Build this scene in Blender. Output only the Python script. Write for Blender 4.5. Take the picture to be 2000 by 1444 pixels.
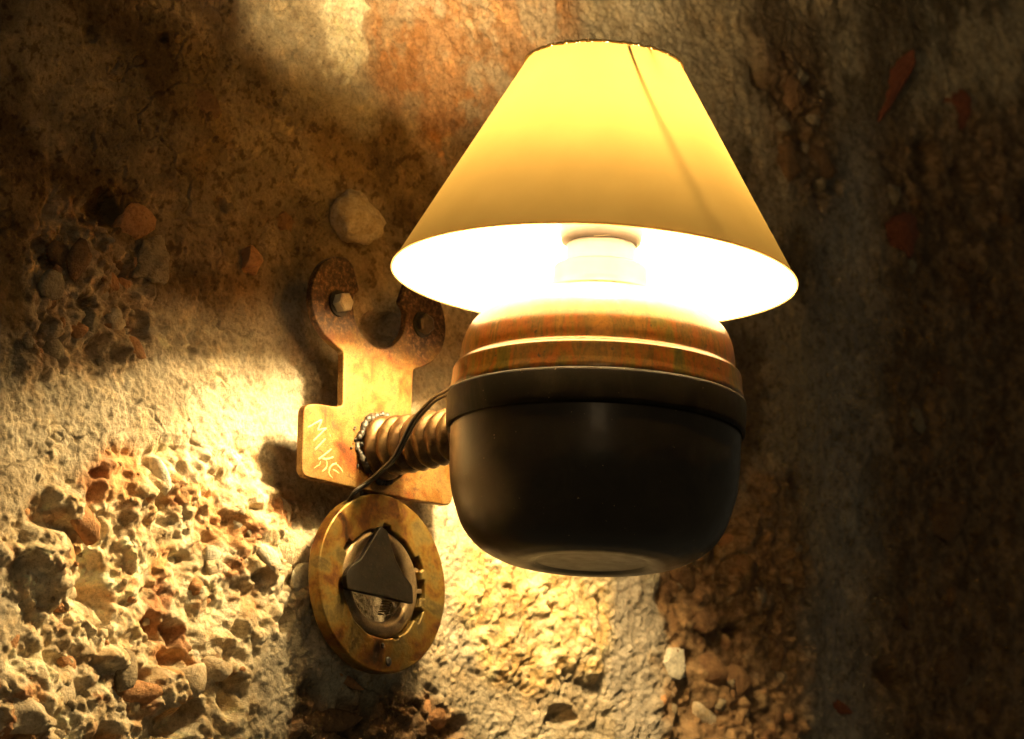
import bpy, bmesh, math, random
import numpy as np
from mathutils import Vector, Matrix, noise as mnoise

random.seed(7)
RNG = np.random.default_rng(11)
for o in list(bpy.data.objects):
    bpy.data.objects.remove(o)
scene = bpy.context.scene
COL = scene.collection

# ------------------------------------------------------------------ camera
cam_d = bpy.data.cameras.new('camera')
cam = bpy.data.objects.new('camera', cam_d)
COL.objects.link(cam)
scene.camera = cam
CR, CU, CF = Vector((0.679023, -0.733920, 0.017005)), Vector((-0.176396, -0.140629, 0.974222)), Vector((0.712609, 0.664519, 0.224951))
cam.matrix_world = Matrix(((CR.x, CU.x, -CF.x, -1.60600), (CR.y, CU.y, -CF.y, -1.63869), (CR.z, CU.z, -CF.z, -0.47781), (0, 0, 0, 1)))
cam_d.sensor_width = 36
cam_d.lens = 126.72
cam_d.clip_start = 0.05
cam_d.clip_end = 50
cam_d.dof.use_dof = True
cam_d.dof.focus_distance = 2.2
cam_d.dof.aperture_fstop = 13.0

# ------------------------------------------------------------------ room light and exposure
world = bpy.data.worlds.new('World')
scene.world = world
world.use_nodes = True
bg = world.node_tree.nodes['Background']
bg.inputs[0].default_value = (1.0, 0.84, 0.52, 1)
bg.inputs[1].default_value = 0.056
scene.view_settings.view_transform = 'Standard'
scene.view_settings.look = 'None'
scene.view_settings.exposure = 0.0
scene.view_settings.gamma = 1.0
BULB_STRENGTH = 1120.0
BULB_COLOR = (1.0, 0.715, 0.34)
# a second, dimmer lamp of the room, behind and above the viewer (it shows as the soft glint on the dark pot)
rl = bpy.data.lights.new('room_lamp', 'AREA'); rl.shape = 'RECTANGLE'; rl.size = .55; rl.size_y = .30
rl.energy = 2.6; rl.color = (1.0, .72, .38)
ro = bpy.data.objects.new('room_lamp', rl); COL.objects.link(ro)
ro.location = Vector((0, -.212, 0)) - Vector((CF.x, CF.y, 0)).normalized() * 3.0 + Vector((0, 0, .60))
ro.rotation_euler = (Vector((0, -.212, 0)) - ro.location).to_track_quat('-Z', 'Y').to_euler()

# ------------------------------------------------------------------ helpers
MM = 0.001
AX, AY = 0.0, -0.212          # axis of the lamp; wall plane is y = 0, out of the wall is -y

def link(name, me, parent=None):
    o = bpy.data.objects.new(name, me)
    COL.objects.link(o)
    if parent: o.parent = parent
    return o

def mesh_from(name, verts, faces, mat, parent=None, smooth=True):
    me = bpy.data.meshes.new(name)
    me.from_pydata([tuple(v) for v in verts], [], faces)
    me.materials.append(mat)
    if smooth: me.polygons.foreach_set('use_smooth', [True] * len(me.polygons))
    me.update()
    return link(name, me, parent)

def bm_obj(name, bm, mat, parent=None, smooth=False, bevel=0, seg=2):
    me = bpy.data.meshes.new(name)
    bmesh.ops.recalc_face_normals(bm, faces=bm.faces)
    bm.to_mesh(me); bm.free()
    me.materials.append(mat)
    o = link(name, me, parent)
    if smooth: me.polygons.foreach_set('use_smooth', [True] * len(me.polygons))
    if bevel:
        m = o.modifiers.new('bevel', 'BEVEL'); m.width = bevel; m.segments = seg
        m.limit_method = 'ANGLE'; m.angle_limit = math.radians(40); m.harden_normals = False
        me.polygons.foreach_set('use_smooth', [True] * len(me.polygons))
        sm = o.modifiers.new('wn', 'WEIGHTED_NORMAL'); sm.keep_sharp = False
    return o

def tilt(angle, z0):
    c = Vector((AX, AY, z0))
    return Matrix.Translation(c) @ Matrix.Rotation(math.radians(angle), 4, Vector((CF.x, CF.y, 0))) @ Matrix.Translation(-c)

def dense(profile, step=1.5):
    out = []
    for i in range(len(profile) - 1):
        (r0, z0), (r1, z1) = profile[i], profile[i + 1]
        out.append((r0, z0))
    out.append(profile[-1])
    return out

def smooth_prof(pts, n=6):
    """Catmull-Rom through profile points"""
    P = [np.array(p, float) for p in pts]
    P = [2 * P[0] - P[1]] + P + [2 * P[-1] - P[-2]]
    out = []
    for i in range(1, len(P) - 2):
        for k in range(n):
            t = k / n
            a, b, c, d = P[i - 1], P[i], P[i + 1], P[i + 2]
            out.append(0.5 * ((2 * b) + (-a + c) * t + (2 * a - 5 * b + 4 * c - d) * t * t + (-a + 3 * b - 3 * c + d) * t ** 3))
    out.append(P[-2])
    return [tuple(p) for p in out]

def lathe(name, prof, mat, parent, seg=128, M=None, closed=False, wob=0.0):
    """revolve (r, z) in mm about the lamp axis"""
    V, F = [], []
    n = len(prof)
    for j in range(seg):
        a = 2 * math.pi * j / seg
        w = 1 + wob * (math.sin(2 * a + .6) * .6 + math.sin(5 * a) * .25 + math.sin(11 * a + 2) * .15)
        for r, z in prof:
            v = Vector((AX + r * w * MM * math.cos(a), AY + r * w * MM * math.sin(a), z * MM))
            V.append(M @ v if M else v)
    m = n if closed else n - 1
    for j in range(seg):
        k = (j + 1) % seg
        for i in range(m):
            i2 = (i + 1) % n
            F.append((j * n + i, k * n + i, k * n + i2, j * n + i2))
    o = mesh_from(name, V, F, mat, parent)
    bm = bmesh.new(); bm.from_mesh(o.data)
    bmesh.ops.remove_doubles(bm, verts=bm.verts, dist=1e-6)
    bmesh.ops.dissolve_degenerate(bm, edges=bm.edges, dist=1e-7)
    bmesh.ops.recalc_face_normals(bm, faces=bm.faces)
    bm.to_mesh(o.data); bm.free()
    o.data.polygons.foreach_set('use_smooth', [True] * len(o.data.polygons))
    return o

def tube_geo(pts, rad, seg=10, caps=True):
    pts = [Vector(p) for p in pts]
    if not hasattr(rad, '__len__'): rad = [rad] * len(pts)
    V, F = [], []
    up = Vector((0, 0, 1))
    T0 = (pts[1] - pts[0]).normalized()
    if abs(T0.dot(up)) > .9: up = Vector((1, 0, 0))
    N = (up - T0 * up.dot(T0)).normalized()
    for i, p in enumerate(pts):
        T = (pts[min(i + 1, len(pts) - 1)] - pts[max(i - 1, 0)]).normalized()
        N = (N - T * N.dot(T)).normalized()
        B = T.cross(N)
        for k in range(seg):
            a = 2 * math.pi * k / seg
            V.append(p + rad[i] * (N * math.cos(a) + B * math.sin(a)))
    for i in range(len(pts) - 1):
        for k in range(seg):
            k2 = (k + 1) % seg
            F.append((i * seg + k, i * seg + k2, (i + 1) * seg + k2, (i + 1) * seg + k))
    if caps:
        F.append(tuple(range(seg))[::-1]); F.append(tuple((len(pts) - 1) * seg + k for k in range(seg)))
    return V, F

def tube(name, pts, rad, mat, parent, seg=10):
    V, F = tube_geo(pts, rad, seg)
    return mesh_from(name, V, F, mat, parent)

def catmull(pts, n=8):
    P = [Vector(p) for p in pts]
    P = [2 * P[0] - P[1]] + P + [2 * P[-1] - P[-2]]
    out = []
    for i in range(1, len(P) - 2):
        for k in range(n):
            t = k / n
            a, b, c, d = P[i - 1], P[i], P[i + 1], P[i + 2]
            out.append(0.5 * ((2 * b) + (-a + c) * t + (2 * a - 5 * b + 4 * c - d) * t * t + (-a + 3 * b - 3 * c + d) * t ** 3))
    out.append(P[-2])
    return out

# ------------------------------------------------------------------ materials
class NT:
    def __init__(s, name):
        s.m = bpy.data.materials.new(name); s.m.use_nodes = True
        s.t = s.m.node_tree; s.t.nodes.clear()
        s.out = s.n('ShaderNodeOutputMaterial')
    def n(s, typ, **kw):
        nd = s.t.nodes.new(typ)
        for k, v in kw.items():
            if k.startswith('i_'):
                nd.inputs[k[2:]].default_value = v
            else: setattr(nd, k, v)
        return nd
    def l(s, a, b): s.t.links.new(a, b)
    def noise(s, scale, detail=5, rough=.55, vec=None, dist=0):
        nd = s.n('ShaderNodeTexNoise'); nd.inputs['Scale'].default_value = scale
        nd.inputs['Detail'].default_value = detail; nd.inputs['Roughness'].default_value = rough
        nd.inputs['Distortion'].default_value = dist
        if vec is not None: s.l(vec, nd.inputs['Vector'])
        return nd.outputs['Fac']
    def ramp(s, fac, stops):
        nd = s.n('ShaderNodeValToRGB'); e = nd.color_ramp.elements
        while len(e) < len(stops): e.new(.5)
        for k, (p, c) in enumerate(stops):
            e[k].position = p; e[k].color = (*c, 1) if hasattr(c, '__len__') else (c, c, c, 1)
        s.l(fac, nd.inputs[0]); return nd.outputs[0]
    def mix(s, fac, a, b, mode='MIX'):
        nd = s.n('ShaderNodeMix', data_type='RGBA', blend_type=mode)
        for sock, v in ((nd.inputs[0], fac), (nd.inputs[6], a), (nd.inputs[7], b)):
            if hasattr(v, 'links') or isinstance(v, bpy.types.NodeSocket): s.l(v, sock)
            elif hasattr(v, '__len__'): sock.default_value = (*v, 1)
            else: sock.default_value = v
        return nd.outputs[2]
    def obj(s): return s.n('ShaderNodeTexCoord').outputs['Object']
    def bump(s, h, strength=.4, dist=.001, nrm=None):
        nd = s.n('ShaderNodeBump'); nd.inputs['Strength'].default_value = strength
        nd.inputs['Distance'].default_value = dist; s.l(h, nd.inputs['Height'])
        if nrm is not None: s.l(nrm, nd.inputs['Normal'])
        return nd.outputs[0]
    def bsdf(s, color, rough, metal=0.0, nrm=None, coat=0.0, spec=.5):
        b = s.n('ShaderNodeBsdfPrincipled')
        for k, v in (('Base Color', color), ('Roughness', rough), ('Metallic', metal), ('Normal', nrm), ('Coat Weight', coat), ('Specular IOR Level', spec)):
            if v is None: continue
            if isinstance(v, bpy.types.NodeSocket): s.l(v, b.inputs[k])
            elif hasattr(v, '__len__'): b.inputs[k].default_value = (*v, 1)
            else: b.inputs[k].default_value = v
        b.inputs['Coat Roughness'].default_value = .12
        s.l(b.outputs[0], s.out.inputs[0]); return b

def metal_mat(name, stops, rough=(.3, .5), metal=.85, scale=60, bump=.25, fine=900, coat=0.0, stretch=None):
    t = NT(name); v = t.obj()
    if stretch:
        mp = t.n('ShaderNodeMapping'); mp.inputs['Scale'].default_value = stretch; t.l(v, mp.inputs[0]); v2 = mp.outputs[0]
    else: v2 = v
    f = t.noise(scale, 6, .6, v2, .4)
    c = t.ramp(f, stops)
    g = t.noise(fine, 4, .6, v)
    c = t.mix(.35, c, t.ramp(g, [(.35, .25), (.6, 1.0)]), 'MULTIPLY')
    h = t.noise(fine * .5, 5, .65, v)
    r = t.n('ShaderNodeMapRange'); t.l(t.noise(scale * 2.5, 5, .6, v), r.inputs[0])
    r.inputs[1].default_value = .3; r.inputs[2].default_value = .7; r.inputs[3].default_value = rough[0]; r.inputs[4].default_value = rough[1]
    t.bsdf(c, r.outputs[0], metal, t.bump(h, bump, .0006), coat)
    return t.m

def plate_mat():
    t = NT('heat_tinted_plate'); v = t.obj()
    c = t.ramp(t.noise(48, 7, .66, v, .6), [(.27, (.07, .022, .006)), (.39, (.20, .055, .008)), (.47, (.23, .105, .018)), (.56, (.28, .165, .045)), (.66, (.20, .11, .032)), (.75, (.10, .05, .018))])
    # speckled brown ears, darkened in colour for the lampshade's shadow, ending unevenly above the neck
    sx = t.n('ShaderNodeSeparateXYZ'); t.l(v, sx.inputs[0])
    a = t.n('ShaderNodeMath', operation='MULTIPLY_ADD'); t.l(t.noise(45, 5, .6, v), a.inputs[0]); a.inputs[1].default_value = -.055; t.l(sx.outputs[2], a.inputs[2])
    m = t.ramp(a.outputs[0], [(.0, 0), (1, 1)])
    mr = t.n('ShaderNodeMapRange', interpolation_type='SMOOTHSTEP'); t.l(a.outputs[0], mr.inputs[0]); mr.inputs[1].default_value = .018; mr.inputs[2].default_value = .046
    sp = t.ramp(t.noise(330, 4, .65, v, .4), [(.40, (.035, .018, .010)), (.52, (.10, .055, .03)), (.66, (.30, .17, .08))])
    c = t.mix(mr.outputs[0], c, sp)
    g = t.noise(1100, 4, .6, v)
    c = t.mix(.55, c, t.ramp(g, [(.35, .15), (.62, 1.0)]), 'MULTIPLY')
    pit = t.ramp(t.noise(190, 6, .7, v, .6), [(.54, 0.0), (.66, 1.0)])
    c = t.mix(t.mix(.75, (0, 0, 0), pit), c, (.07, .025, .01))
    r = t.n('ShaderNodeMapRange'); t.l(t.noise(90, 5, .6, v), r.inputs[0]); r.inputs[1].default_value = .3; r.inputs[2].default_value = .7; r.inputs[3].default_value = .40; r.inputs[4].default_value = .58
    t.bsdf(c, r.outputs[0], .5, t.bump(t.noise(500, 5, .65, v), .4, .0006))
    return t.m
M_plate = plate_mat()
M_ring = metal_mat('oxidised_brass_ring', [(.30, (.03, .014, .005)), (.41, (.15, .055, .010)), (.49, (.22, .12, .018)), (.56, (.20, .14, .038)), (.64, (.11, .075, .022)), (.74, (.19, .12, .035))], (.32, .62), .6, 52, .8, 420)
M_ringside = metal_mat('oxidised_ring_rim', [(.3, (.10, .05, .02)), (.7, (.26, .14, .06))], (.4, .6), .6, 60, .5, 900)
M_dark = metal_mat('blackened_steel', [(.3, (.006, .005, .003)), (.7, (.018, .014, .008))], (.45, .65), .15, 90, .5, 900)
M_bolt = metal_mat('zinc_bolt', [(.3, (.62, .54, .38)), (.7, (.78, .70, .52))], (.4, .5), .1, 200, .2, 1500)
M_arm = metal_mat('bronze_thread', [(.3, (.035, .018, .006)), (.5, (.11, .06, .022)), (.7, (.22, .145, .06))], (.3, .48), .7, 70, .4, 900)
M_inner = metal_mat('worn_inner_ring', [(.3, (.20, .13, .06)), (.7, (.36, .26, .14))], (.30, .42), .6, 80, .04, 900)
M_steel = metal_mat('dull_steel_bolt', [(.3, (.05, .04, .025)), (.7, (.16, .13, .08))], (.3, .42), .5, 200, .3, 1200)
M_weld = metal_mat('weld_metal', [(.42, (.008, .006, .004)), (.66, (.05, .04, .025))], (.4, .6), .1, 300, .8, 700)
t = NT('blackened_pointer'); v = t.obj(); g = t.noise(260, 5, .65, v)
t.bsdf(t.mix(t.ramp(t.noise(700, 3, .6, v), [(.66, 0.0), (.72, 1.0)]), t.ramp(g, [(.35, (.006, .005, .003)), (.65, (.016, .012, .007))]), (.09, .06, .03)), .5, 0, t.bump(g, .5, .0006), 0, .15); M_tri = t.m
M_scratch = NT('scratched_bright_metal'); M_scratch.bsdf((.60, .45, .20), .5, .3); M_scratch = M_scratch.m

def lid_mat():
    t = NT('brown_glazed_lid')
    v = t.obj()
    mp = t.n('ShaderNodeMapping'); mp.inputs['Scale'].default_value = (1, 1, .22); t.l(v, mp.inputs[0])
    c = t.ramp(t.noise(60, 5, .6, mp.outputs[0], .3), [(.32, (.05, .045, .005)), (.41, (.13, .085, .006)), (.49, (.23, .062, .003)), (.57, (.11, .06, .006)), (.66, (.24, .10, .010))])  # upright green and orange streaks paint reflections into the brown
    g = t.noise(420, 4, .65, v)
    c = t.mix(.5, c, t.ramp(g, [(.33, .25), (.55, 1.0)]), 'MULTIPLY')
    sp = t.ramp(t.noise(150, 2, .5, v), [(.70, 0.0), (.74, 1.0)])
    c = t.mix(sp, c, (.045, .03, .015))
    t.bsdf(c, .3, .35, t.bump(t.noise(300, 5, .6, v), .18, .0006), .35)
    return t.m
M_lid = lid_mat()

def pot_mat(name, a, b, rough, spec=.5):
    t = NT(name); v = t.obj()
    c = t.ramp(t.noise(45, 6, .6, v), [(.3, a), (.7, b)])
    # pale chips and dust specks
    sp = t.ramp(t.noise(420, 2, .5, v), [(.745, 0.0), (.78, 1.0)])
    c = t.mix(sp, c, (.34, .23, .12))
    dust = t.ramp(t.noise(26, 6, .7, v, .8), [(.52, 0.0), (.72, 1.0)])
    c = t.mix(t.mix(.22, (0, 0, 0), dust), c, (.10, .07, .035))
    # hairline scratches
    mp = t.n('ShaderNodeMapping'); mp.inputs['Scale'].default_value = (1.0, 1.0, 9.0); mp.inputs['Rotation'].default_value = (.5, .3, 0); t.l(v, mp.inputs[0])
    sc = t.ramp(t.noise(130, 3, .6, mp.outputs[0]), [(.70, 0.0), (.74, 1.0)])
    c = t.mix(t.mix(.35, (0, 0, 0), sc), c, (.14, .10, .06))
    r = t.n('ShaderNodeMapRange'); t.l(t.noise(90, 5, .6, v), r.inputs[0])
    r.inputs[1].default_value = .3; r.inputs[2].default_value = .7; r.inputs[3].default_value = rough; r.inputs[4].default_value = rough + .14
    t.bsdf(c, r.outputs[0], .30 if spec > .3 else .05, t.bump(t.noise(260, 5, .6, v), .08, .0006), .06 if spec > .3 else 0, spec)
    return t.m
M_pot = pot_mat('dark_brown_enamel', (.026, .017, .008), (.040, .026, .013), .30)
M_band = pot_mat('brown_enamel_band', (.006, .004, .0015), (.013, .008, .003), .5, .12)

def shade_mat():
    t = NT('lampshade_fabric'); v = t.obj()
    w = t.noise(1500, 3, .6, v)
    blot = t.noise(22, 4, .5, v)
    mp = t.n('ShaderNodeMapping'); mp.inputs['Scale'].default_value = (1, 1, .08); t.l(v, mp.inputs[0])
    thread = t.noise(1300, 3, .5, mp.outputs[0])
    ct = t.ramp(blot, [(.3, (.60, .395, .115)), (.7, (.68, .455, .135))])
    ct = t.mix(.12, ct, t.ramp(thread, [(.3, .1), (.7, 1.0)]), 'MULTIPLY')
    cd = t.ramp(blot, [(.3, (.62, .45, .17)), (.7, (.68, .50, .20))])
    # white paper lining inside, cream cloth outside
    cd = t.mix(t.n('ShaderNodeNewGeometry').outputs['Backfacing'], cd, (.93, .88, .76))
    df = t.n('ShaderNodeBsdfDiffuse'); t.l(cd, df.inputs[0])
    tr = t.n('ShaderNodeBsdfTranslucent'); t.l(ct, tr.inputs[0])
    b = t.bump(w, .25, .0003)
    t.l(b, df.inputs['Normal'])
    mx = t.n('ShaderNodeMixShader'); mx.inputs[0].default_value = .0265
    t.l(df.outputs[0], mx.inputs[1]); t.l(tr.outputs[0], mx.inputs[2]); t.l(mx.outputs[0], t.out.inputs[0])
    return t.m
M_shade = shade_mat()
t = NT('shade_trim'); v = t.obj(); t.bsdf(t.ramp(t.noise(900, 3, .6, v), [(.3, (.55, .38, .16)), (.7, (.66, .47, .22))]), .7); M_trim = t.m
t = NT('hem_cloth'); v = t.obj()
df = t.n('ShaderNodeBsdfDiffuse'); df.inputs[0].default_value = (.5, .36, .17, 1)
tr = t.n('ShaderNodeBsdfTranslucent'); tr.inputs[0].default_value = (.72, .50, .22, 1)
mx = t.n('ShaderNodeMixShader'); mx.inputs[0].default_value = .16
t.l(df.outputs[0], mx.inputs[1]); t.l(tr.outputs[0], mx.inputs[2]); t.l(mx.outputs[0], t.out.inputs[0]); M_hem = t.m
t = NT('white_plastic'); v = t.obj(); t.bsdf(t.ramp(t.noise(120, 4, .6, v), [(.3, (.062, .052, .052)), (.7, (.090, .076, .07))]), .5); M_white = t.m
t = NT('cream_collar'); v = t.obj(); t.bsdf(t.ramp(t.noise(120, 4, .6, v), [(.3, (.07, .055, .022)), (.7, (.11, .085, .035))]), .4); M_cream = t.m
t = NT('thin_wire'); t.bsdf((.25, .2, .14), .4, .7); M_wire = t.m
t = NT('black_cord'); v = t.obj(); t.bsdf((.018, .015, .012), .38, 0, t.bump(t.noise(600, 3, .6, v), .2, .0004)); M_cord = t.m
t = NT('glowing_bulb_glass'); e = t.n('ShaderNodeEmission'); e.inputs[0].default_value = (*BULB_COLOR, 1); e.inputs[1].default_value = BULB_STRENGTH; t.l(e.outputs[0], t.out.inputs[0]); M_bulb = t.m

# ------------------------------------------------------------------ the wall
wall = bpy.data.objects.new('stone_wall', None); COL.objects.link(wall)
wall.location = (0.2, 0, -0.25)
wall['label'] = 'rough old rubble stone wall with crumbling grey plaster behind the lamp'
wall['category'] = 'wall'

us = np.concatenate([np.arange(-400, 130, .85), np.arange(130, 330, 1.15), np.arange(330, 900, 2.0)])
zs = np.arange(-300, 585, .9)
U, Z = np.meshgrid(us, zs)

def hash2(i, j, s):
    n = (i.astype(np.int64) * 374761393 + j.astype(np.int64) * 668265263 + s * 982451653) & 0x7fffffff
    n = ((n ^ (n >> 13)) * 1274126177) & 0x7fffffff
    n = (n ^ (n >> 16)) & 0xffff
    return n.astype(np.float32) / 65535.0
def vnoise(x, y, s):
    xi = np.floor(x); yi = np.floor(y); fx = (x - xi).astype(np.float32); fy = (y - yi).astype(np.float32)
    fx = fx * fx * (3 - 2 * fx); fy = fy * fy * (3 - 2 * fy)
    xi = xi.astype(np.int64); yi = yi.astype(np.int64)
    a = hash2(xi, yi, s); b = hash2(xi + 1, yi, s); c = hash2(xi, yi + 1, s); d = hash2(xi + 1, yi + 1, s)
    return (a * (1 - fx) + b * fx) * (1 - fy) + (c * (1 - fx) + d * fx) * fy
def fbm(x, y, scale, oct=4, s=1, gain=.5):
    v = 0; amp = 1; tot = 0; x = x / scale; y = y / scale
    for k in range(oct):
        ca, sa = math.cos(.6 * k + .3), math.sin(.6 * k + .3)
        v = v + amp * vnoise(x * ca - y * sa + 17 * k, x * sa + y * ca - 9 * k, s * 31 + k); tot += amp
        amp *= gain; x = x * 2.03; y = y * 2.03
    return v / tot
def blur(a, n):
    for ax in (0, 1):
        pad = [(0, 0), (0, 0)]; pad[ax] = (n + 1, n)
        c = np.cumsum(np.pad(a, pad, mode='edge'), axis=ax)
        a = (np.take(c, range(2 * n + 1, c.shape[ax]), axis=ax) - np.take(c, range(0, c.shape[ax] - 2 * n - 1), axis=ax)) / (2 * n + 1)
    return a.astype(np.float32)

WX = U + 30 * (fbm(U, Z, 34, 5, 5, .62) - .5) * 2; WZ = Z + 30 * (fbm(U, Z, 34, 5, 6, .62) - .5) * 2
def zone(poly, soft=5):
    m = np.zeros(U.shape, bool)
    n = len(poly)
    for i in range(n):
        (x1, y1), (x2, y2) = poly[i], poly[(i + 1) % n]
        if y1 == y2: continue
        c = ((y1 > WZ) != (y2 > WZ)) & (WX < (x2 - x1) * (WZ - y1) / (y2 - y1) + x1)
        m ^= c
    return blur(m.astype(np.float32), soft)

Z_stain_shadow = zone([(-404, 244),(-127, 322),(-110, 253),(-50, 223),(32, 221),(98, 175),(50, 115),(-62, 93),(-97, 59),(-162, 60),(-294, 22),(-386, -14)], 14)  # brown stain, deepened to paint in the lampshade's shadow on the wall
Z_pale = zone([(-49, 344),(-5, 356),(-4, 280),(4, 265),(-1, 249),(-22, 241),(-37, 251),(-46, 270)], 2)  # pale patch, lightened to paint in light from the shade's top opening
Z_orange = zone([(-3, 356),(224, 420),(199, 325),(147, 248),(98, 175),(42, 216),(7, 240)], 12)
Z_rubL = zone([(-271, 90),(-224, 119),(-198, 92),(-180, 70),(-173, 25),(-209, -0),(-269, -5)], 6)
Z_rubLL = zone([(-264, -88),(-218, -56),(-158, -24),(-98, -20),(-57, -40),(-29, -53),(-37, -90),(-62, -120),(-78, -151),(-88, -219),(-315, -247),(-304, -190),(-259, -173),(-274, -123)], 6)
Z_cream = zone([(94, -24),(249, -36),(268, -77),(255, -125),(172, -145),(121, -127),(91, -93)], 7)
Z_dark_shadow = zone([(-47, -164),(12, -154),(68, -157),(112, -166),(138, -197),(139, -231),(-74, -250),(-59, -191)], 6)  # dark rubble below the ring, with the pot's shadow painted into its colour
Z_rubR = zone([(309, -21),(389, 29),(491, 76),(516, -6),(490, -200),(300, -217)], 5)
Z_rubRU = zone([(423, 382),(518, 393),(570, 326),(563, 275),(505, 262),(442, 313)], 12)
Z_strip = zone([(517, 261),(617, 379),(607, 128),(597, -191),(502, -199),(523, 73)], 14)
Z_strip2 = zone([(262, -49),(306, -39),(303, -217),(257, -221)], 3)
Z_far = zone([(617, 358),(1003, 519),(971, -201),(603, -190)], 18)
rub = np.clip(Z_rubL + Z_rubLL + Z_rubR * .9 + Z_rubRU * .9 + Z_far * .6, 0, 1)

def worley(x, y, scale, s):
    x = x / scale; y = y / scale
    xi = np.floor(x).astype(np.int64); yi = np.floor(y).astype(np.int64)
    f1 = np.full(x.shape, 9., np.float32); f2 = f1.copy(); cid = np.zeros(x.shape, np.float32)
    for di in (-1, 0, 1):
        for dj in (-1, 0, 1):
            cx = xi + di; cy = yi + dj
            d = np.sqrt((cx + hash2(cx, cy, s) - x) ** 2 + (cy + hash2(cx, cy, s + 1) - y) ** 2).astype(np.float32)
            idv = hash2(cx, cy, s + 2)
            near_ = d < f1
            f2 = np.where(near_, f1, np.minimum(f2, d)); cid = np.where(near_, idv, cid); f1 = np.where(near_, d, f1)
    return f1, f2, cid
q1 = fbm(U, Z, 18, 3, 91) - .5; q2 = fbm(U, Z, 18, 3, 92) - .5
WA1, WA2, WAid = worley((U + 22 * q1) * .8, Z + 22 * q2, 34, 401)      # fist-sized masonry
WB1, WB2, WBid = worley(U + 9 * q1, Z + 9 * q2, 11, 431)              # pebbles in the mortar
edgeA = np.clip((WA2 - WA1) / .22, 0, 1); edgeB = np.clip((WB2 - WB1) / .35, 0, 1)
# relief: H is height out of the wall in mm
H = 14 * (fbm(U, Z, 190, 3, 2) - .5) + 6 * (fbm(U, Z, 55, 3, 3) - .5)
grain = fbm(U, Z, 6.5, 4, 8, .6) - .5
H += (3.4 * grain + 2.6 * (fbm(U, Z, 3.4, 3, 9, .6) - .5)) * (1 - .4 * Z_stain_shadow)
bil = np.abs(fbm(U + 9 * grain, Z + 9 * grain, 30, 5, 12, .6) - .5) * 2
bil2 = np.abs(fbm(U, Z, 13, 4, 13, .6) - .5) * 2
exposed = blur((fbm(U, Z, 85, 4, 95, .55) > .49).astype(np.float32), 5) * (1 - Z_strip2) * (1 - .8 * Z_pale)   # where the plaster has gone
H += rub * (19 * (fbm(U, Z, 40, 4, 14, .5) - .5) + 8 * bil + 5 * bil2 - 4)
H += (rub * .8 + exposed * .35) * (2.2 * (edgeA - .8) + 4 * (WAid - .5) * edgeA) + (rub * .9 + exposed * .25) * (1.5 * (edgeB - .6) * (.4 + WBid))
H += 3.0 * (fbm(U, Z, 16, 4, 96, .6) - .5)
H += Z_pale * 2.0 + Z_orange * (1.0 + 4 * (fbm(U, Z, 22, 4, 21) - .5)) + Z_cream * (2.5 + 6 * (fbm(U, Z, 20, 4, 22, .6) - .5))
H -= Z_dark_shadow * (3 - 7 * (fbm(U, Z * 2.2, 22, 4, 23, .6) - .5))
H -= 3 * Z_strip
# ground falls away from the lamp towards the far right
far = np.clip((U - 300) / 500, 0, 1); H -= 55 * far * far * (3 - 2 * far)
# fine ridged cracks
cr = np.abs(fbm(U, Z, 42, 4, 33) - .5)
H -= 2.4 * np.clip(1 - cr / .012, 0, 1) * (fbm(U, Z, 70, 2, 34) > .5)

def idx(u, z):
    return int(np.clip(np.searchsorted(us, u), 1, len(us) - 1)), int(np.clip((z + 300) / .9, 0, len(zs) - 1))
def window(u, z, r):
    i0, i1 = np.searchsorted(us, u - r), np.searchsorted(us, u + r)
    j0, j1 = max(0, int((z - r + 300) / .9)), min(len(zs), int((z + r + 300) / .9) + 2)
    return slice(j0, j1), slice(max(0, i0), min(len(us), i1 + 1))
CAVE = np.zeros(U.shape, np.float32)      # colour wear inside pits (old dark soil)
TINT = np.zeros(U.shape + (3,), np.float32); TW = np.zeros(U.shape, np.float32)
def stamp(u, z, r, amp, ar=1.0, ang=0.0, tint=None, hard=.5):
    R = r * max(1, 1.0) * 1.15
    sj, si = window(u, z, R * max(ar, 1))
    du = U[sj, si] - u; dz = Z[sj, si] - z
    if du.size == 0: return
    ca, sa = math.cos(ang), math.sin(ang)
    x = (du * ca + dz * sa) / r; y = (-du * sa + dz * ca) / (r / ar if ar > 1 else r * ar)
    ph = random.uniform(0, 6.3)
    th = np.arctan2(y, x)
    d = np.sqrt(x * x + y * y) * (1 + .13 * np.sin(2 * th + ph) + .10 * np.sin(3 * th + 2 * ph) + .05 * np.sin(5 * th + 3 * ph))
    k = np.clip(1 - d * d, 0, 1) ** hard
    H[sj, si] += amp * k
    if tint is not None:
        w = np.clip(k * 2.2, 0, 1)[..., None]
        TINT[sj, si] = TINT[sj, si] * (1 - w) + np.array(tint, np.float32) * w
        TW[sj, si] = np.maximum(TW[sj, si], w[..., 0])

PAL = [(.62, .46, .24), (.55, .44, .30), (.50, .28, .12), (.46, .20, .08), (.66, .55, .36), (.40, .33, .24), (.30, .19, .10), (.58, .36, .16)]
def scatter(mask, n, rmin, rmax, ampf, pal=None, pit=.2, hard=.5, box=None):
    got = 0; tries = 0
    u0, u1, z0, z1 = box
    while got < n and tries < n * 12:
        tries += 1
        u = random.uniform(u0, u1); z = random.uniform(z0, z1)
        i, j = idx(u, z)
        if mask[j, i] < random.uniform(.25, .8): continue
        r = rmin + (rmax - rmin) * random.random() ** 2.2
        got += 1
        if random.random() < pit: stamp(u, z, r * .9, -r * ampf * .9, random.uniform(.6, 1.6), random.uniform(0, 3.1), None, .7)
        else: stamp(u, z, r, r * ampf, random.uniform(.6, 1.5), random.uniform(0, 3.1), random.choice(pal) if pal and random.random() < .6 else None, hard)
scatter(Z_rubLL, 800, 1.2, 6.5, .36, PAL, .35, .5, (-330, 10, -260, 40))
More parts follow.
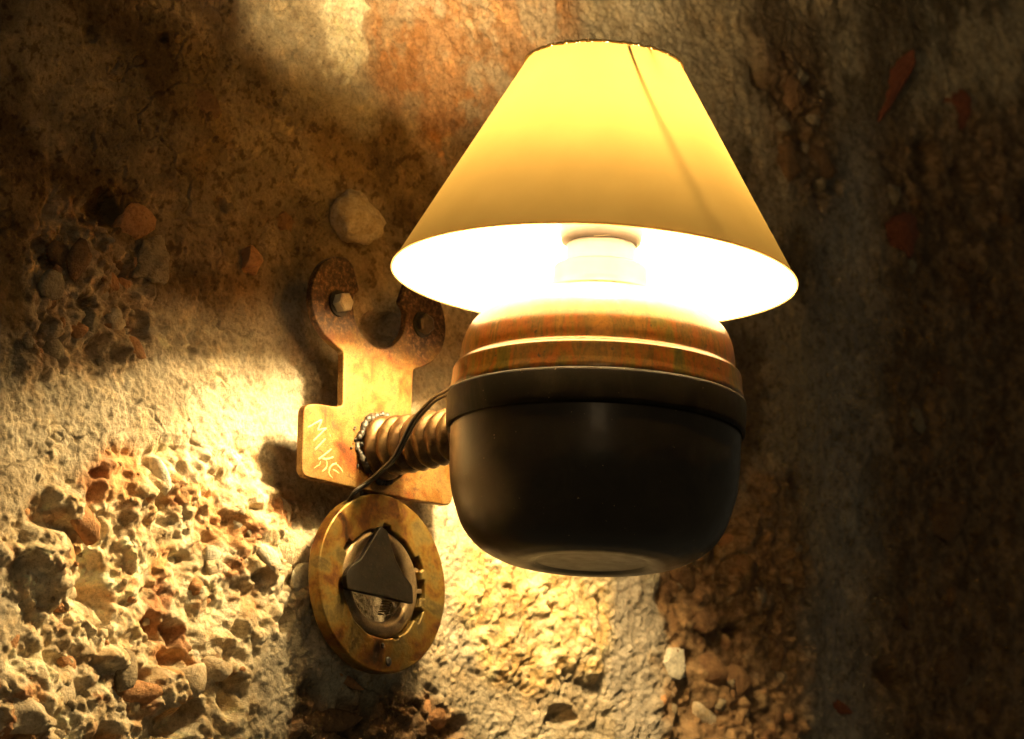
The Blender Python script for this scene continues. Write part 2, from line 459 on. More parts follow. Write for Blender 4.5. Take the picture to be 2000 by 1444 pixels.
scatter(Z_rubL, 200, 2.0, 9, .45, PAL, .4, .5, (-290, -130, -20, 170))
scatter(Z_rubR, 380, 2, 8, .42, PAL, .4, .5, (250, 560, -260, 130))
scatter(Z_rubRU, 110, 3, 10, .4, PAL, .4, .5, (400, 600, 200, 480))
scatter(Z_far, 260, 3, 11, .4, PAL, .4, .5, (560, 890, -290, 480))
scatter(Z_cream, 420, 1.0, 4.5, .42, [(.75, .58, .30), (.70, .46, .20), (.72, .62, .42)], .55, .6, (60, 300, -210, -20))
scatter(Z_dark_shadow, 260, 1.5, 8, .6, [(.22, .12, .05), (.36, .20, .09), (.12, .07, .03)], .4, .6, (-80, 120, -290, -120))
scatter(Z_orange, 260, 1.0, 6, .3, [(.60, .26, .08), (.58, .38, .2), (.46, .22, .1)], .4, .6, (-40, 220, 100, 420))
plain = np.clip(1 - rub - Z_cream - Z_dark_shadow, 0, 1)
scatter(plain, 2300, .9, 3.2, .45, None, .45, .6, (-390, 330, -290, 480))

# individual cavities seen in the wall
for (p, r, a, ar, an) in (((-216, -54), 5, -9, 1.2, .3), ((-213, -88), 9, -12, .9, 0), ((-217, -115), 17, -16, .75, .2), ((-210, -133), 14, -12, 1.0, .6), ((-164, -62), 6, -11, 1, 0), ((-257, -133), 12, -8, 1.3, -.5),
                          ((-126, -54), 4, -7, 1, 0), ((-122, -80), 4.5, -7, .8, 0), ((-141, -95), 8, -10, .5, 0), ((-166, -141), 9, -14, 1, .4), ((-150, -142), 8, -12, 1.1, .2), ((-151, -160), 10, -14, .8, .2),
                          ((-62, -125), 9, -11, 1.5, .9), ((-85, -100), 6, -8, 1, 0), ((-217, 112), 13, -13, 1.1, .3), ((-201, 74), 6, -8, 1, 0), ((-228, 50), 9, -11, .5, 0), ((-189, 42), 12, -12, .9, .5), ((-216, 21), 12, -12, 1.1, .5),
                          ((-67, 202), 5, -5, .5, 0), ((-122, 135), 6, -6, .8, 0), ((186, -86), 5, -7, 1, 0), ((24, 84), 16, -16, .7, .1), ((-142, 36), 4, -5, .7, 0), ((-234, 220), 6, -5, 1, 0), ((-176, 232), 4, -5, 1, 0),
                          ((430, 355), 12, -12, .8, 0), ((505, 344), 14, -12, .6, .2), ((550, 305), 16, -14, .8, .3), ((524, 287), 12, -12, .9, 0), ((697, 359), 22, -14, .8, 0), ((757, 356), 18, -14, .8, 0), ((628, -72), 14, -12, 1, 0), ((401, -71), 10, -11, .5, 0), ((343, -101), 8, -9, 1, 0), ((203, -156), 16, -8, 2, .3), ((98, -177), 16, -9, 1.6, .3), ((-143, -196), 18, -15, 1.5, .4), ((-201, -212), 10, -12, .8, 0),
                          ((-241, -171), 9, -10, .8, 0), ((-183, -178), 12, -13, .6, .2), ((-103, -176), 14, -12, 1.2, .4), ((-101, -136), 7, -9, .9, 0)):
    stamp(p[0], p[1], r, a, ar, an, None, .55)
# ledges: raised masses
for (p, r, a, ar, an) in (((-251, -117), 26, 15, 1.1, .3), ((-237, -81), 18, 12, 1.6, -.5), ((-198, -165), 14, 12, .5, .1), ((-150, -178), 22, 13, .8, .2), ((-83, -57), 30, 8, 1.4, -.4), ((-265, -198), 30, 10, 1.2, .3), ((-94, -88), 26, 9, 1.2, 0), ((-165, -38), 9, 5, .35, -.3), ((-177, -59), 14, 7, .4, -.35), ((-34, -146), 18, 6, 1, 0), ((207, -85), 40, 8, 1, 0), ((-286, -112), 22, 8, .4, 0)):
    stamp(p[0], p[1], r, a, ar, an, None, .6)
soft = np.clip(rub * .5 + .2 * Z_cream, 0, .6)
H = H * (1 - soft) + blur(H.astype(np.float32), 2) * soft
H += (rub + .6 * Z_cream) * 3.4 * (fbm(U, Z, 4.4, 4, 111, .65) - .5)
H = H.astype(np.float32)
# keep clear of the lamp's fixing
near = np.exp(-(((U + 7) / 75) ** 4 + ((Z - 30) / 90) ** 4)); H = H * (1 - .45 * near) - 3 * near
H += 9 * np.exp(-(((U + 20) / 85) ** 2 + ((Z + 120) / 60) ** 2))

# colour of the stuff, with shadow and lamplight painted into some zones
n1 = fbm(U, Z, 40, 5, 51, .6); n2 = fbm(U, Z, 9, 4, 52, .6); n3 = fbm(U, Z, 110, 3, 53)
def L(a, b, t): return np.array(a, np.float32) * (1 - t[..., None]) + np.array(b, np.float32) * t[..., None]
def sst(x, a, b):
    t = np.clip((x - a) / (b - a), 0, 1); return t * t * (3 - 2 * t)
C = L((.38, .315, .21), (.55, .475, .34), sst(n1, .35, .65))
def over(C, col, m): return C * (1 - m[..., None]) + col * m[..., None]
C = over(C, L((.085, .046, .014), (.21, .13, .048), sst(n1, .35, .65)), np.clip(Z_stain_shadow * (1 - .7 * Z_rubL) * (.72 + .6 * sst(n3, .35, .65)), 0, .95))
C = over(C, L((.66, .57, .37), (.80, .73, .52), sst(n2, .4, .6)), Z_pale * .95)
C = over(C, L((.36, .17, .06), (.52, .30, .15), sst(n2 * .5 + n1 * .5, .4, .6)), Z_orange * (.35 + .6 * sst(fbm(U, Z, 30, 5, 121, .6), .38, .55)))
C = over(C, L((.26, .17, .09), (.56, .42, .25), sst(n2 * .5 + n1 * .5, .38, .6)), Z_rubL * .85)
rustm = sst(fbm(U, Z, 24, 4, 61), .52, .66)
base = L((.54, .42, .25), (.76, .66, .46), sst(n2, .35, .65)); base = over(base, L((.40, .15, .045), (.62, .34, .13), sst(n1, .4, .6)), rustm * .85)
C = over(C, base, Z_rubLL * .9)
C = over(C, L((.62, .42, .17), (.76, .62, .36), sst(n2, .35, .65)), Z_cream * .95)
C = over(C, L((.09, .05, .02), (.30, .17, .08), sst(n2, .4, .65)), Z_dark_shadow * .9)
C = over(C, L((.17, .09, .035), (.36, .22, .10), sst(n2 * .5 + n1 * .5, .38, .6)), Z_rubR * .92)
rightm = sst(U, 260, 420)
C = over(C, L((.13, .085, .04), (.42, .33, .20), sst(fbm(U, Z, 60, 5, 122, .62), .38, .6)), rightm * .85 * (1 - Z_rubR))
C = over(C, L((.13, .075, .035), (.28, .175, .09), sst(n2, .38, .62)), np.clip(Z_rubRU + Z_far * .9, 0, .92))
C = over(C, L((.30, .27, .225), (.40, .36, .30), sst(n2, .3, .7)), Z_strip * .8)
C = over(C, L((.32, .27, .20), (.44, .38, .29), sst(n2, .3, .7)), Z_strip2 * .9)
tw = np.clip(TW, 0, 1) * .42 * np.clip(Z_rubLL + Z_cream + Z_orange + Z_dark_shadow + .5 * Z_rubL + .45 * Z_rubR + .2 * Z_far, 0, 1)
C = over(C, TINT, tw)
patch = np.clip(exposed * .9 + rub * .5, 0, 1) * edgeA
C = C * (1 - patch[..., None] * .55) + C * patch[..., None] * .55 * (np.stack([.55 + .95 * WAid, .50 + .95 * WAid ** 1.1, .42 + .95 * WAid ** 1.2], -1) * 1.05)
C *= 1 + (.45 * (np.clip(rub + .6 * exposed, 0, 1) * (WBid - .5) * edgeB))[..., None]
spk = sst(fbm(U, Z, 4.5, 3, 97, .6), .60, .70) * (.35 + .5 * Z_stain_shadow + .3 * rightm)
C = over(C, C * np.array((.42, .36, .28), np.float32), np.clip(spk, 0, .9))
lite = sst(fbm(U, Z, 13, 4, 98, .65), .58, .70) * .5
C = over(C, np.minimum(C * np.array((1.45, 1.32, 1.1), np.float32) + .02, .8), lite)
C *= (.82 + .36 * fbm(U, Z, 3.2, 3, 71)[..., None])
C = np.clip(C, .01, .85)

V = np.stack([U, -H, Z], -1).reshape(-1, 3).astype(np.float32) * MM
nu, nz = len(us), len(zs)
ii = np.arange(nu - 1); jj = np.arange(nz - 1)
A = (jj[:, None] * nu + ii[None, :]).ravel()
Fq = np.stack([A, A + 1, A + nu + 1, A + nu], -1).astype(np.int32)
me = bpy.data.meshes.new('wall_face')
me.vertices.add(len(V)); me.vertices.foreach_set('co', V.ravel())
me.loops.add(Fq.size); me.loops.foreach_set('vertex_index', Fq.ravel())
me.polygons.add(len(Fq)); me.polygons.foreach_set('loop_start', np.arange(0, Fq.size, 4, dtype=np.int32))
me.polygons.foreach_set('use_smooth', np.ones(len(Fq), bool))
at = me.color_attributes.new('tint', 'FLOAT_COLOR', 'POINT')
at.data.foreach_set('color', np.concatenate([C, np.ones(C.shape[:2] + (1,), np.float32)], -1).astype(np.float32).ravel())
me.update(calc_edges=True)
t = NT('rubble_and_plaster'); v = t.obj()
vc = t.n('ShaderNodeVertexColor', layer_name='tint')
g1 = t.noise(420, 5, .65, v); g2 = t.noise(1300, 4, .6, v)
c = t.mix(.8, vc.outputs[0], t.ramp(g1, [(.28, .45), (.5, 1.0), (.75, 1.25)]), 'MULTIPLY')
c = t.mix(.5, c, t.ramp(g2, [(.3, .5), (.55, 1.05)]), 'MULTIPLY')
b1 = t.bump(g1, .9, .0016); b2 = t.bump(g2, .8, .0007, b1)
t.bsdf(c, .88, 0, b2, 0, .25)
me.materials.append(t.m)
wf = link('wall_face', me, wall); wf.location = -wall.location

# stones set in the wall, each its own object
def stone_mesh(seed, sub, cuts, name='stone'):
    rnd = random.Random(seed)
    bm = bmesh.new(); bmesh.ops.create_icosphere(bm, subdivisions=sub, radius=1)
    pl = [(Vector((rnd.gauss(0, 1), rnd.gauss(0, 1), rnd.gauss(0, 1))).normalized(), rnd.uniform(.42, .8)) for _ in range(cuts)]
    ph = [rnd.uniform(0, 6.3) for _ in range(6)]
    for vv in bm.verts:
        p = vv.co.copy()
        p *= 1 + .08 * math.sin(3 * p.x + ph[0]) + .07 * math.sin(4 * p.y + ph[1]) + .06 * math.sin(5 * p.z + ph[2])
        for n_, d in pl:
            s = p.dot(n_) - d
            if s > 0: p -= n_ * s * .92
        q = p * 2.2 + Vector((seed * 1.7, 0, 0))
        vv.co = p * (1 + .16 * mnoise.fractal(q, .8, 2.1, 5) + rnd.uniform(-.015, .015))
    me = bpy.data.meshes.new(name); bm.to_mesh(me); bm.free()
    me.polygons.foreach_set('use_smooth', [True] * len(me.polygons))
    return me
def stone_mat(name, a, b):
    t = NT(name); v = t.obj()
    gm = t.n('ShaderNodeNewGeometry').outputs['Position']
    c = t.ramp(t.noise(140, 5, .65, gm), [(.3, a), (.7, b)])
    oi = t.n('ShaderNodeObjectInfo')
    c = t.mix(.5, c, t.ramp(oi.outputs['Random'], [(0.0, .6), (1.0, 1.15)]), 'MULTIPLY')
    g1 = t.noise(420, 5, .65, gm)
    c = t.mix(.7, c, t.ramp(g1, [(.28, .4), (.5, 1.0), (.75, 1.2)]), 'MULTIPLY')
    t.bsdf(c, .8, 0, t.bump(t.noise(900, 4, .6, gm), .7, .0008, t.bump(g1, .9, .0018)), 0, .3)
    return t.m
SM = dict(cream=stone_mat('cream_stone', (.48, .34, .18), (.74, .62, .42)), orange=stone_mat('orange_stone', (.42, .19, .07), (.55, .30, .13)),
          grey=stone_mat('grey_stone', (.24, .18, .10), (.42, .33, .20)), brown=stone_mat('brown_stone', (.16, .08, .035), (.28, .16, .07)),
          brick=stone_mat('red_brick', (.22, .06, .025), (.32, .10, .045)), pale=stone_mat('pale_stone', (.60, .54, .40), (.74, .68, .52)))
variants = {}
for mn, m in SM.items():
    L_ = []
    for s in range(5):
        me_ = stone_mesh(s * 7 + 1, 2, 12); me_.materials.append(m); L_.append(me_)
    variants[mn] = L_
def big(mn, seed, cuts=16):
    me_ = stone_mesh(seed, 4, cuts); me_.materials.append(SM[mn]); return me_
def place(me_, u, z, ru, rz, ry, ang, sink=.35, lab=None):
    i, j = idx(u, z); h = float(H[j, i])
    o = link('stone', me_, wall)
    o.scale = (ru * MM, ry * MM, rz * MM)
    o.rotation_euler = (random.uniform(-.3, .3), ang, random.uniform(-.3, .3))
    o.location = Vector((u * MM, -(h * MM) + (sink - .5) * 2 * ry * MM * .6, z * MM)) - wall.location
    if lab: o['label'] = lab
    return o
for (p, mn, ru, rz, ry, an, sk, lab) in (
    ((-6, 149), 'cream', 19, 18, 17, .2, .42, 'rounded tan cobble above the left bolt ear'),
    ((-99, 101), 'orange', 14, 16, 10, .2, .4, 'small pointed tan stone left of the plate'),
    ((-193, 108), 'orange', 19, 17, 10, -.3, .55, None), ((-175, 85), 'grey', 20, 21, 11, .4, .58, None), ((-141, 195), 'brown', 17, 13, 5, 0, .8, None),
    ((-64, 134), 'brown', 12, 12, 5, 0, .8, None),
    ((-228, -89), 'orange', 22, 10, 9, .5, .6, None), ((-189, -171), 'grey', 9, 20, 9, .2, .6, None), ((-172, -183), 'orange', 26, 9, 9, -.1, .6, None),
    ((-140, -171), 'cream', 13, 18, 9, .5, .6, None), ((-234, -188), 'cream', 11, 14, 8, 0, .6, None), ((-117, -162), 'cream', 14, 12, 8, 0, .6, None), ((-268, -207), 'cream', 26, 20, 12, 0, .6, None),
    ((-81, -87), 'pale', 12, 10, 8, .5, .7, None), ((-55, -80), 'cream', 20, 15, 8, .3, .75, None), ((-43, -98), 'pale', 16, 14, 7, .3, .75, None), ((-165, -47), 'pale', 6, 18, 6, -.35, .7, None), ((-144, -95), 'pale', 9, 15, 7, 0, .7, None),
    ((-227, 35), 'grey', 8, 18, 8, .2, .7, None), ((-203, 46), 'cream', 8, 12, 7, .2, .7, None), ((-238, 71), 'brown', 11, 16, 7, .2, .7, None), ((-257, 54), 'grey', 12, 12, 7, .2, .7, None), ((-194, 28), 'orange', 13, 9, 7, .6, .7, None), ((-251, 17), 'grey', 9, 18, 8, .1, .7, None),
    ((320, -107), 'pale', 15, 19, 8, .05, .62, 'pale squarish stone catching the light right of the mortar strip'),
    ((372, -108), 'brown', 22, 13, 10, .4, .65, None), ((360, -69), 'brown', 15, 14, 10, 0, .65, None), ((407, -112), 'brown', 20, 16, 10, 0, .65, None), ((343, -38), 'brown', 18, 16, 9, 0, .65, None), ((412, -28), 'brown', 14, 22, 9, 0, .65, None), ((454, -76), 'brown', 20, 20, 9, 0, .65, None), ((372, -138), 'cream', 24, 12, 9, .3, .65, None),
    ((642, 407), 'brick', 58, 14, 10, -.95, .6, 'long slanting red brick fragment at the upper right'), ((657, 291), 'brick', 38, 26, 12, -.3, .6, 'broad dull red stone at the far right'), ((369, -128), 'brick', 1, 1, 1, 0, .9, None),
    ((553, -108), 'brick', 24, 9, 8, .1, .7, None), ((744, 419), 'brick', 34, 26, 12, .5, .75, None),
    ((486, 356), 'brown', 22, 20, 10, 0, .7, None), ((467, 303), 'brown', 26, 22, 10, .3, .7, None), ((524, 316), 'brown', 18, 20, 10, .3, .7, None), ((295, 164), 'grey', 10, 10, 5, 0, .8, None),
    ((-15, -180), 'brown', 26, 12, 8, -.15, .7, None), ((41, -180), 'brown', 24, 16, 8, 0, .8, None), ((-4, -155), 'orange', 14, 5, 4, .3, .7, None), ((88, -168), 'orange', 18, 10, 6, .2, .75, None),
    ((725, 182), 'brown', 26, 20, 10, 0, .7, None), ((675, 139), 'grey', 20, 16, 10, 0, .7, None), ((715, 63), 'brown', 34, 26, 10, 0, .75, None), ((658, -19), 'brown', 26, 20, 10, 0, .75, None), ((726, -59), 'brown', 30, 20, 10, 0, .75, None)):
    if ru <= 1: continue
    if ru * rz > 380 or lab: me_ = big(mn, random.randint(0, 9999), 2 if lab and 'rounded' in lab else 16)
    else: me_ = random.choice(variants[mn])
    place(me_, p[0], p[1], ru, rz, ry, an, sk, lab)
def sprinkle(mask, n, rmin, rmax, mix_, box):
    got = 0; tr = 0
    while got < n and tr < 4000:
        tr += 1
        u = random.uniform(box[0], box[1]); z = random.uniform(box[2], box[3]); i, j = idx(u, z)
        if mask[j, i] < .7: continue
        got += 1
        r = rmin + (rmax - rmin) * random.random() ** 2
        place(random.choice(variants[random.choice(mix_)]), u, z, r * random.uniform(.8, 1.4), r * random.uniform(.7, 1.2), r * random.uniform(.7, 1), random.uniform(-1.5, 1.5), random.uniform(.75, .95))
sprinkle(Z_rubLL, 90, 2.5, 8, ['cream', 'cream', 'orange', 'pale', 'grey'], (-320, 0, -230, 30))
sprinkle(Z_rubL, 26, 4, 9, ['grey', 'brown', 'orange'], (-290, -130, 0, 160))
sprinkle(Z_rubR, 34, 5, 12, ['brown', 'brown', 'grey', 'orange'], (250, 560, -230, 100))
sprinkle(Z_rubRU, 12, 6, 13, ['brown', 'grey'], (400, 620, 220, 460))
sprinkle(Z_far, 30, 8, 18, ['brown', 'grey', 'brown'], (580, 880, -200, 440))


# ------------------------------------------------------------------ the lamp
lamp = bpy.data.objects.new('wall_lamp', None); COL.objects.link(lamp)
lamp.location = (-0.007, 0, 0)
lamp['label'] = 'scrap metal wall lamp with a glowing cream shade above a dark round pot'
lamp['category'] = 'wall lamp'
bpy.context.view_layer.update()
def adopt(o, p):
    o.parent = p; o.matrix_parent_inverse = p.matrix_world.inverted() if p is lamp else Matrix()
    return o
LP = Vector((-0.007, 0, 0))
def own(o, parent=lamp):
    """parts are modelled in wall coordinates; keep them there under the lamp's base"""
    o.parent = parent
    if parent is lamp: o.location = -LP
    return o

PF = -0.030      # front plane of the back plate

def prism(name, outline, y0, y1, mat, parent, bevel=.0008, holes=(), seg=2, smooth=True):
    """outline in wall mm (u, z) extruded from y0 to y1"""
    cu = bpy.data.curves.new(name, 'CURVE'); cu.dimensions = '2D'; cu.fill_mode = 'BOTH'
    for loop in [outline] + list(holes):
        sp = cu.splines.new('POLY'); sp.points.add(len(loop) - 1)
        for p, (u, z) in zip(sp.points, loop): p.co = (u * MM, z * MM, 0, 1)
        sp.use_cyclic_u = True
    th = abs(y1 - y0)
    cu.extrude = th / 2 - bevel; cu.bevel_depth = bevel; cu.bevel_resolution = seg; cu.offset = -bevel
    tmp = bpy.data.objects.new('tmp', cu); COL.objects.link(tmp)
    me = bpy.data.meshes.new_from_object(tmp.evaluated_get(bpy.context.evaluated_depsgraph_get()))
    bpy.data.objects.remove(tmp); bpy.data.curves.remove(cu)
    M = Matrix(((1, 0, 0, 0), (0, 0, -1, (y0 + y1) / 2), (0, 1, 0, 0), (0, 0, 0, 1)))
    me.transform(M)
    me.materials.clear(); me.materials.append(mat); me.name = name
    o = link(name, me)
    me.polygons.foreach_set('use_smooth', [False] * len(me.polygons))
    return own(o, parent)

def rounded(pts, r, n=5):
    """round given corners: pts = [(u, z, r or None)]"""
    out = []
    N = len(pts)
    for i, p in enumerate(pts):
        rr = p[2] if len(p) > 2 else r
        P = Vector(p[:2]); A = Vector(pts[i - 1][:2]); B = Vector(pts[(i + 1) % N][:2])
        if rr <= 0: out.append(tuple(P)); continue
        da = (A - P); db = (B - P)
        la = min(rr, da.length * .49); lb = min(rr, db.length * .49)
        a = P + da.normalized() * la; b = P + db.normalized() * lb
        for k in range(n + 1):
            t = k / n
            q = a * (1 - t) ** 2 + P * 2 * t * (1 - t) + b * t * t
            out.append((q.x, q.y))
    return out

left = [(-38.2, 15.0, 2), (-39.0, 50.0, 3), (-44.6, 51.8, 2), (-55.8, 57.2, 4), (-64.7, 65.7, 5), (-69.4, 78.5, 6), (-67.6, 92, 6), (-60.5, 104.5, 6), (-50, 111, 6), (-38, 112.5, 4), (-32, 108, 3), (-28.5, 99.0, 3), (-25.8, 92.6, 2.5), (-31.5, 88.2, 3), (-31.2, 80.5, 3), (-28.8, 71.5, 4), (-22.0, 63.8, 4), (-13.5, 59.2, 4), (-6, 58.3, 4)]
right = [(-14 - u, z, r) for u, z, r in left[:-1]][::-1]
outline = [(-72.6, -36.5, 6.5), (-72.6, 9.0, 6), (-62, 12.2, 6), (-44, 13.0, 5)] + left + right + [(31.5, 12, 4), (58, 10.5, 6), (64.6, 6.5, 6), (64.6, -35.0, 7), (20, -36.8, 5), (-20, -36.8, 5)]
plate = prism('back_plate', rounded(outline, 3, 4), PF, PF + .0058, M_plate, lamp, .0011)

def hex_bolt(u, z, y, mat, rot, r=6.6, hgt=.006, lab=None):
    bm = bmesh.new()
    prof = [(0, 0), (r * .80, 0), (r, -.9), (r, -hgt * 1000)]
    rings = []
    for rr, d in prof:
        if rr == 0: rings.append([bm.verts.new((0, d * MM, 0))]); continue
        rings.append([bm.verts.new((rr * MM * math.cos(math.radians(60 * k + rot)), d * MM, rr * MM * math.sin(math.radians(60 * k + rot)))) for k in range(6)])
    for a, b in zip(rings, rings[1:]):
        for k in range(6):
            k2 = (k + 1) % 6
            if len(a) == 1: bm.faces.new((a[0], b[k], b[k2]))
            else: bm.faces.new((a[k], b[k], b[k2], a[k2]))
    for v in bm.verts: v.co.y = -v.co.y
    wb = bmesh.new(); N = 28
    for (ra, rb, ya, yb) in ((4, 8.6, hgt, hgt), (8.6, 8.6, hgt, hgt + .0014)):
        A = [wb.verts.new((ra * MM * math.cos(2 * math.pi * k / N), ya, ra * MM * math.sin(2 * math.pi * k / N))) for k in range(N)]
        B = [wb.verts.new((rb * MM * math.cos(2 * math.pi * k / N), yb, rb * MM * math.sin(2 * math.pi * k / N))) for k in range(N)]
        for k in range(N):
            wb.faces.new((A[k], B[k], B[(k + 1) % N], A[(k + 1) % N]))
    bmesh.ops.translate(wb, verts=wb.verts, vec=(u * MM, y, z * MM))
    wo = bm_obj('washer', wb, M_dark); wo.parent = plate
    bmesh.ops.translate(bm, verts=bm.verts, vec=(u * MM, y, z * MM))
    o = bm_obj('bolt', bm, mat)
    o.parent = plate
    if lab: o['label'] = lab
    return o
hex_bolt(-45.0, 80.3, PF - .0085, M_bolt, 12, 6.4, .0070, 'bright hexagonal bolt head on the left ear')
hex_bolt(31.8, 81.0, PF - .0062, M_steel, 40, 6.8, .0047, 'dark hexagonal bolt head on the right ear')

# scratched name on the left tab
strokes = [[(-69.1, -5.1), (-56.5, 2.4), (-60.2, -5.2), (-52.4, -2.3), (-63.8, -12.8)], [(-52.7, -9.3), (-62.4, -18.4)], [(-49.1, -5.9), (-48.5, -7.4)],
           [(-47.4, -15.1), (-58.8, -23.9)], [(-45.5, -20.1), (-50, -22.0), (-55.5, -22.6)], [(-55.0, -22.5), (-51.8, -23.0), (-50.7, -25.0), (-51.6, -28.0), (-55.2, -31.2)],
           [(-56.6, -24.4), (-57.6, -27.0), (-59.8, -28.2), (-62.2, -30.0)],
           [(-36.6, -29.0), (-39.5, -26), (-43.0, -23.9), (-46, -25.0), (-48.4, -27.5), (-49.3, -30.6), (-48, -32.5), (-45.5, -33.7)], [(-45.7, -28.0), (-40.0, -29.8)]]
V, F = [], []
for i, s in enumerate(strokes):
    pts = [Vector((u * MM, PF - .00012, z * MM)) for u, z in s]
    fine = []
    for a, b in zip(pts, pts[1:]):
        n = max(2, int((b - a).length / .0009))
        for k in range(n): fine.append(a.lerp(b, k / n) + Vector((random.uniform(-1, 1), 0, random.uniform(-1, 1))) * .00012)
    fine.append(pts[-1])
    w = .00028 if i == 6 else .00062
    rad = [w * random.uniform(.65, 1.2) for _ in fine]; rad[0] *= .4; rad[-1] *= .4
    v, f = tube_geo(fine, rad, 6)
    v = [Vector((p.x, PF - .00012 + (p.y - PF + .00012) * .35, p.z)) for p in v]
    base = len(V); V += v; F += [tuple(base + q for q in ff) for ff in f]
o = mesh_from('scratched_lettering', V, F, M_scratch); o.parent = plate
o['label'] = 'the name MIKE scratched slantwise into the left tab'

# threaded arm along -y from the plate to the pot
def threaded(name, u, z, y0, y1, r0, depth, pitch, mat, seg=64, per=14):
    n = int(abs(y1 - y0) / pitch * per)
    V, F = [], []
    for i in range(n + 1):
        for k in range(seg):
            a = 2 * math.pi * k / seg
            y = y0 + (y1 - y0) * i / n
            ph = (abs(y - y0) / pitch + k / seg + .07 * math.sin(a + i * .021) + .05 * math.sin(i * .05)) % 1.0
            c = .5 + .5 * math.cos(2 * math.pi * ph)
            rr = r0 + depth * (.86 + .14 * math.sin(i * .043 + 1.3)) * (c ** .5) * (.93 + .07 * math.sin(3 * a + i * .11)) + .0003 * math.sin(7 * a + i * .5)
            tap = 1 + .10 * max(0, 1 - abs(y - y0) / .012) - .06 * abs(y - y0) / abs(y1 - y0)
            V.append((u + rr * tap * math.cos(a), y, z + rr * tap * math.sin(a)))
    for i in range(n):
        for k in range(seg):
            k2 = (k + 1) % seg
            F.append((i * seg + k, i * seg + k2, (i + 1) * seg + k2, (i + 1) * seg + k))
    F.append(tuple(range(seg))); F.append(tuple(n * seg + k for k in range(seg))[::-1])
    return own(mesh_from(name, V, F, mat))
arm = threaded('threaded_arm', -.003, -.0075, PF - .001, -.150, .0152, .0047, .0102, M_arm)

# weld bead round the arm's root
bm = bmesh.new()
for k in range(60):
    a = 2 * math.pi * k / 60 + random.uniform(-.09, .09)
    r = random.uniform(.0012, .0034)
    bmesh.ops.create_icosphere(bm, subdivisions=2, radius=r, matrix=Matrix.Translation((-.003 + random.uniform(.0185, .0222) * math.cos(a), PF - random.uniform(-.0005, .0030), -.0075 + random.uniform(.0185, .0222) * math.sin(a))) @ Matrix.Diagonal((1, .9, 1.2, 1)))
for k in range(9):
    a = math.radians(random.uniform(150, 260)); rr = random.uniform(.0235, .029)
    bmesh.ops.create_icosphere(bm, subdivisions=1, radius=random.uniform(.0005, .0014), matrix=Matrix.Translation((-.003 + rr * math.cos(a), PF - .0004, -.0075 + rr * math.sin(a))))
w = bm_obj('weld_bead', bm, M_weld, arm, True)
m = w.modifiers.new('fuse', 'REMESH'); m.mode = 'VOXEL'; m.voxel_size = .00055; m.use_smooth_shade = True

# brass ring hanging below the plate
RC = (-6.0, -97.0)
RY = -0.0375
def circle(r, n=96, wob=0, cx=RC[0], cz=RC[1]):
    return [(cx + (r + wob * (math.sin(3 * t) + .6 * math.sin(7 * t + 1))) * math.cos(t), cz + (r + wob * (math.sin(2 * t + 1) + .6 * math.sin(9 * t))) * math.sin(t)) for t in [2 * math.pi * k / n for k in range(n)]]
def notched(r, cuts, n=220):
    out = []
    for k in range(n):
        t = 2 * math.pi * k / n; rr = r + .35 * math.sin(5 * t) + .2 * math.sin(13 * t + 1)
        for (deg, half, dr) in cuts:
            d = (math.degrees(t) - deg + 180) % 360 - 180
            if abs(d) < half: rr = r + dr
        out.append((RC[0] + rr * math.cos(t), RC[1] + rr * math.sin(t)))
    return out
hole = notched(35.5, [(148, 6, 4.0), (28, 8, 3.5), (2, 9, 3.4), (-26, 8, 4.0), (-68, 4, 1.5), (86, 5, 3.0)])
ring = prism('brass_ring', circle(57.6, 120, .15), RY, RY + .010, M_ring, lamp, .0013, [hole], 3)
inner = []
V, F = [], []
NT_, NS = 96, 18
for j in range(NT_):
    t_ = 2 * math.pi * j / NT_
    for k in range(NS):
        s_ = 2 * math.pi * k / NS
        rr = 29.8 + 5.6 * math.cos(s_)
        V.append(((RC[0] + rr * math.cos(t_)) * MM, RY + .0058 + .0042 * math.sin(s_), (RC[1] + rr * math.sin(t_)) * MM))
for j in range(NT_):
    for k in range(NS):
        F.append((j * NS + k, ((j + 1) % NT_) * NS + k, ((j + 1) % NT_) * NS + (k + 1) % NS, j * NS + (k + 1) % NS))
o = mesh_from('inner_ring', V, F, M_inner); o.parent = ring
# coil spring behind the pointer
pts = [Vector(((2 + 3.2 * math.cos(a)) * MM, RY + .006 + .0032 * math.sin(a), (-106 - a * .28) * MM)) for a in [k * .3 for k in range(120)]]
pts = [Vector((p.x + (p.z + .112) * .35, p.y, p.z)) for p in pts]
o = tube('spring', pts, .0005, M_inner, ring, 8)
# pitted stains / small rivets on the ring
for (u, z, r, lab) in ((0.5, -146.5, 2.6, 'small rust-dark rivet low on the brass ring'), (-5.0, -137.0, 1.6, None)):
    bm = bmesh.new(); bmesh.ops.create_uvsphere(bm, u_segments=18, v_segments=9, radius=r * MM, matrix=Matrix.Translation((u * MM, RY - .0002, z * MM)) @ Matrix.Diagonal((1, .35, 1.2, 1)))
    o = bm_obj('rivet', bm, M_dark, ring, True)
    if lab: o['label'] = lab
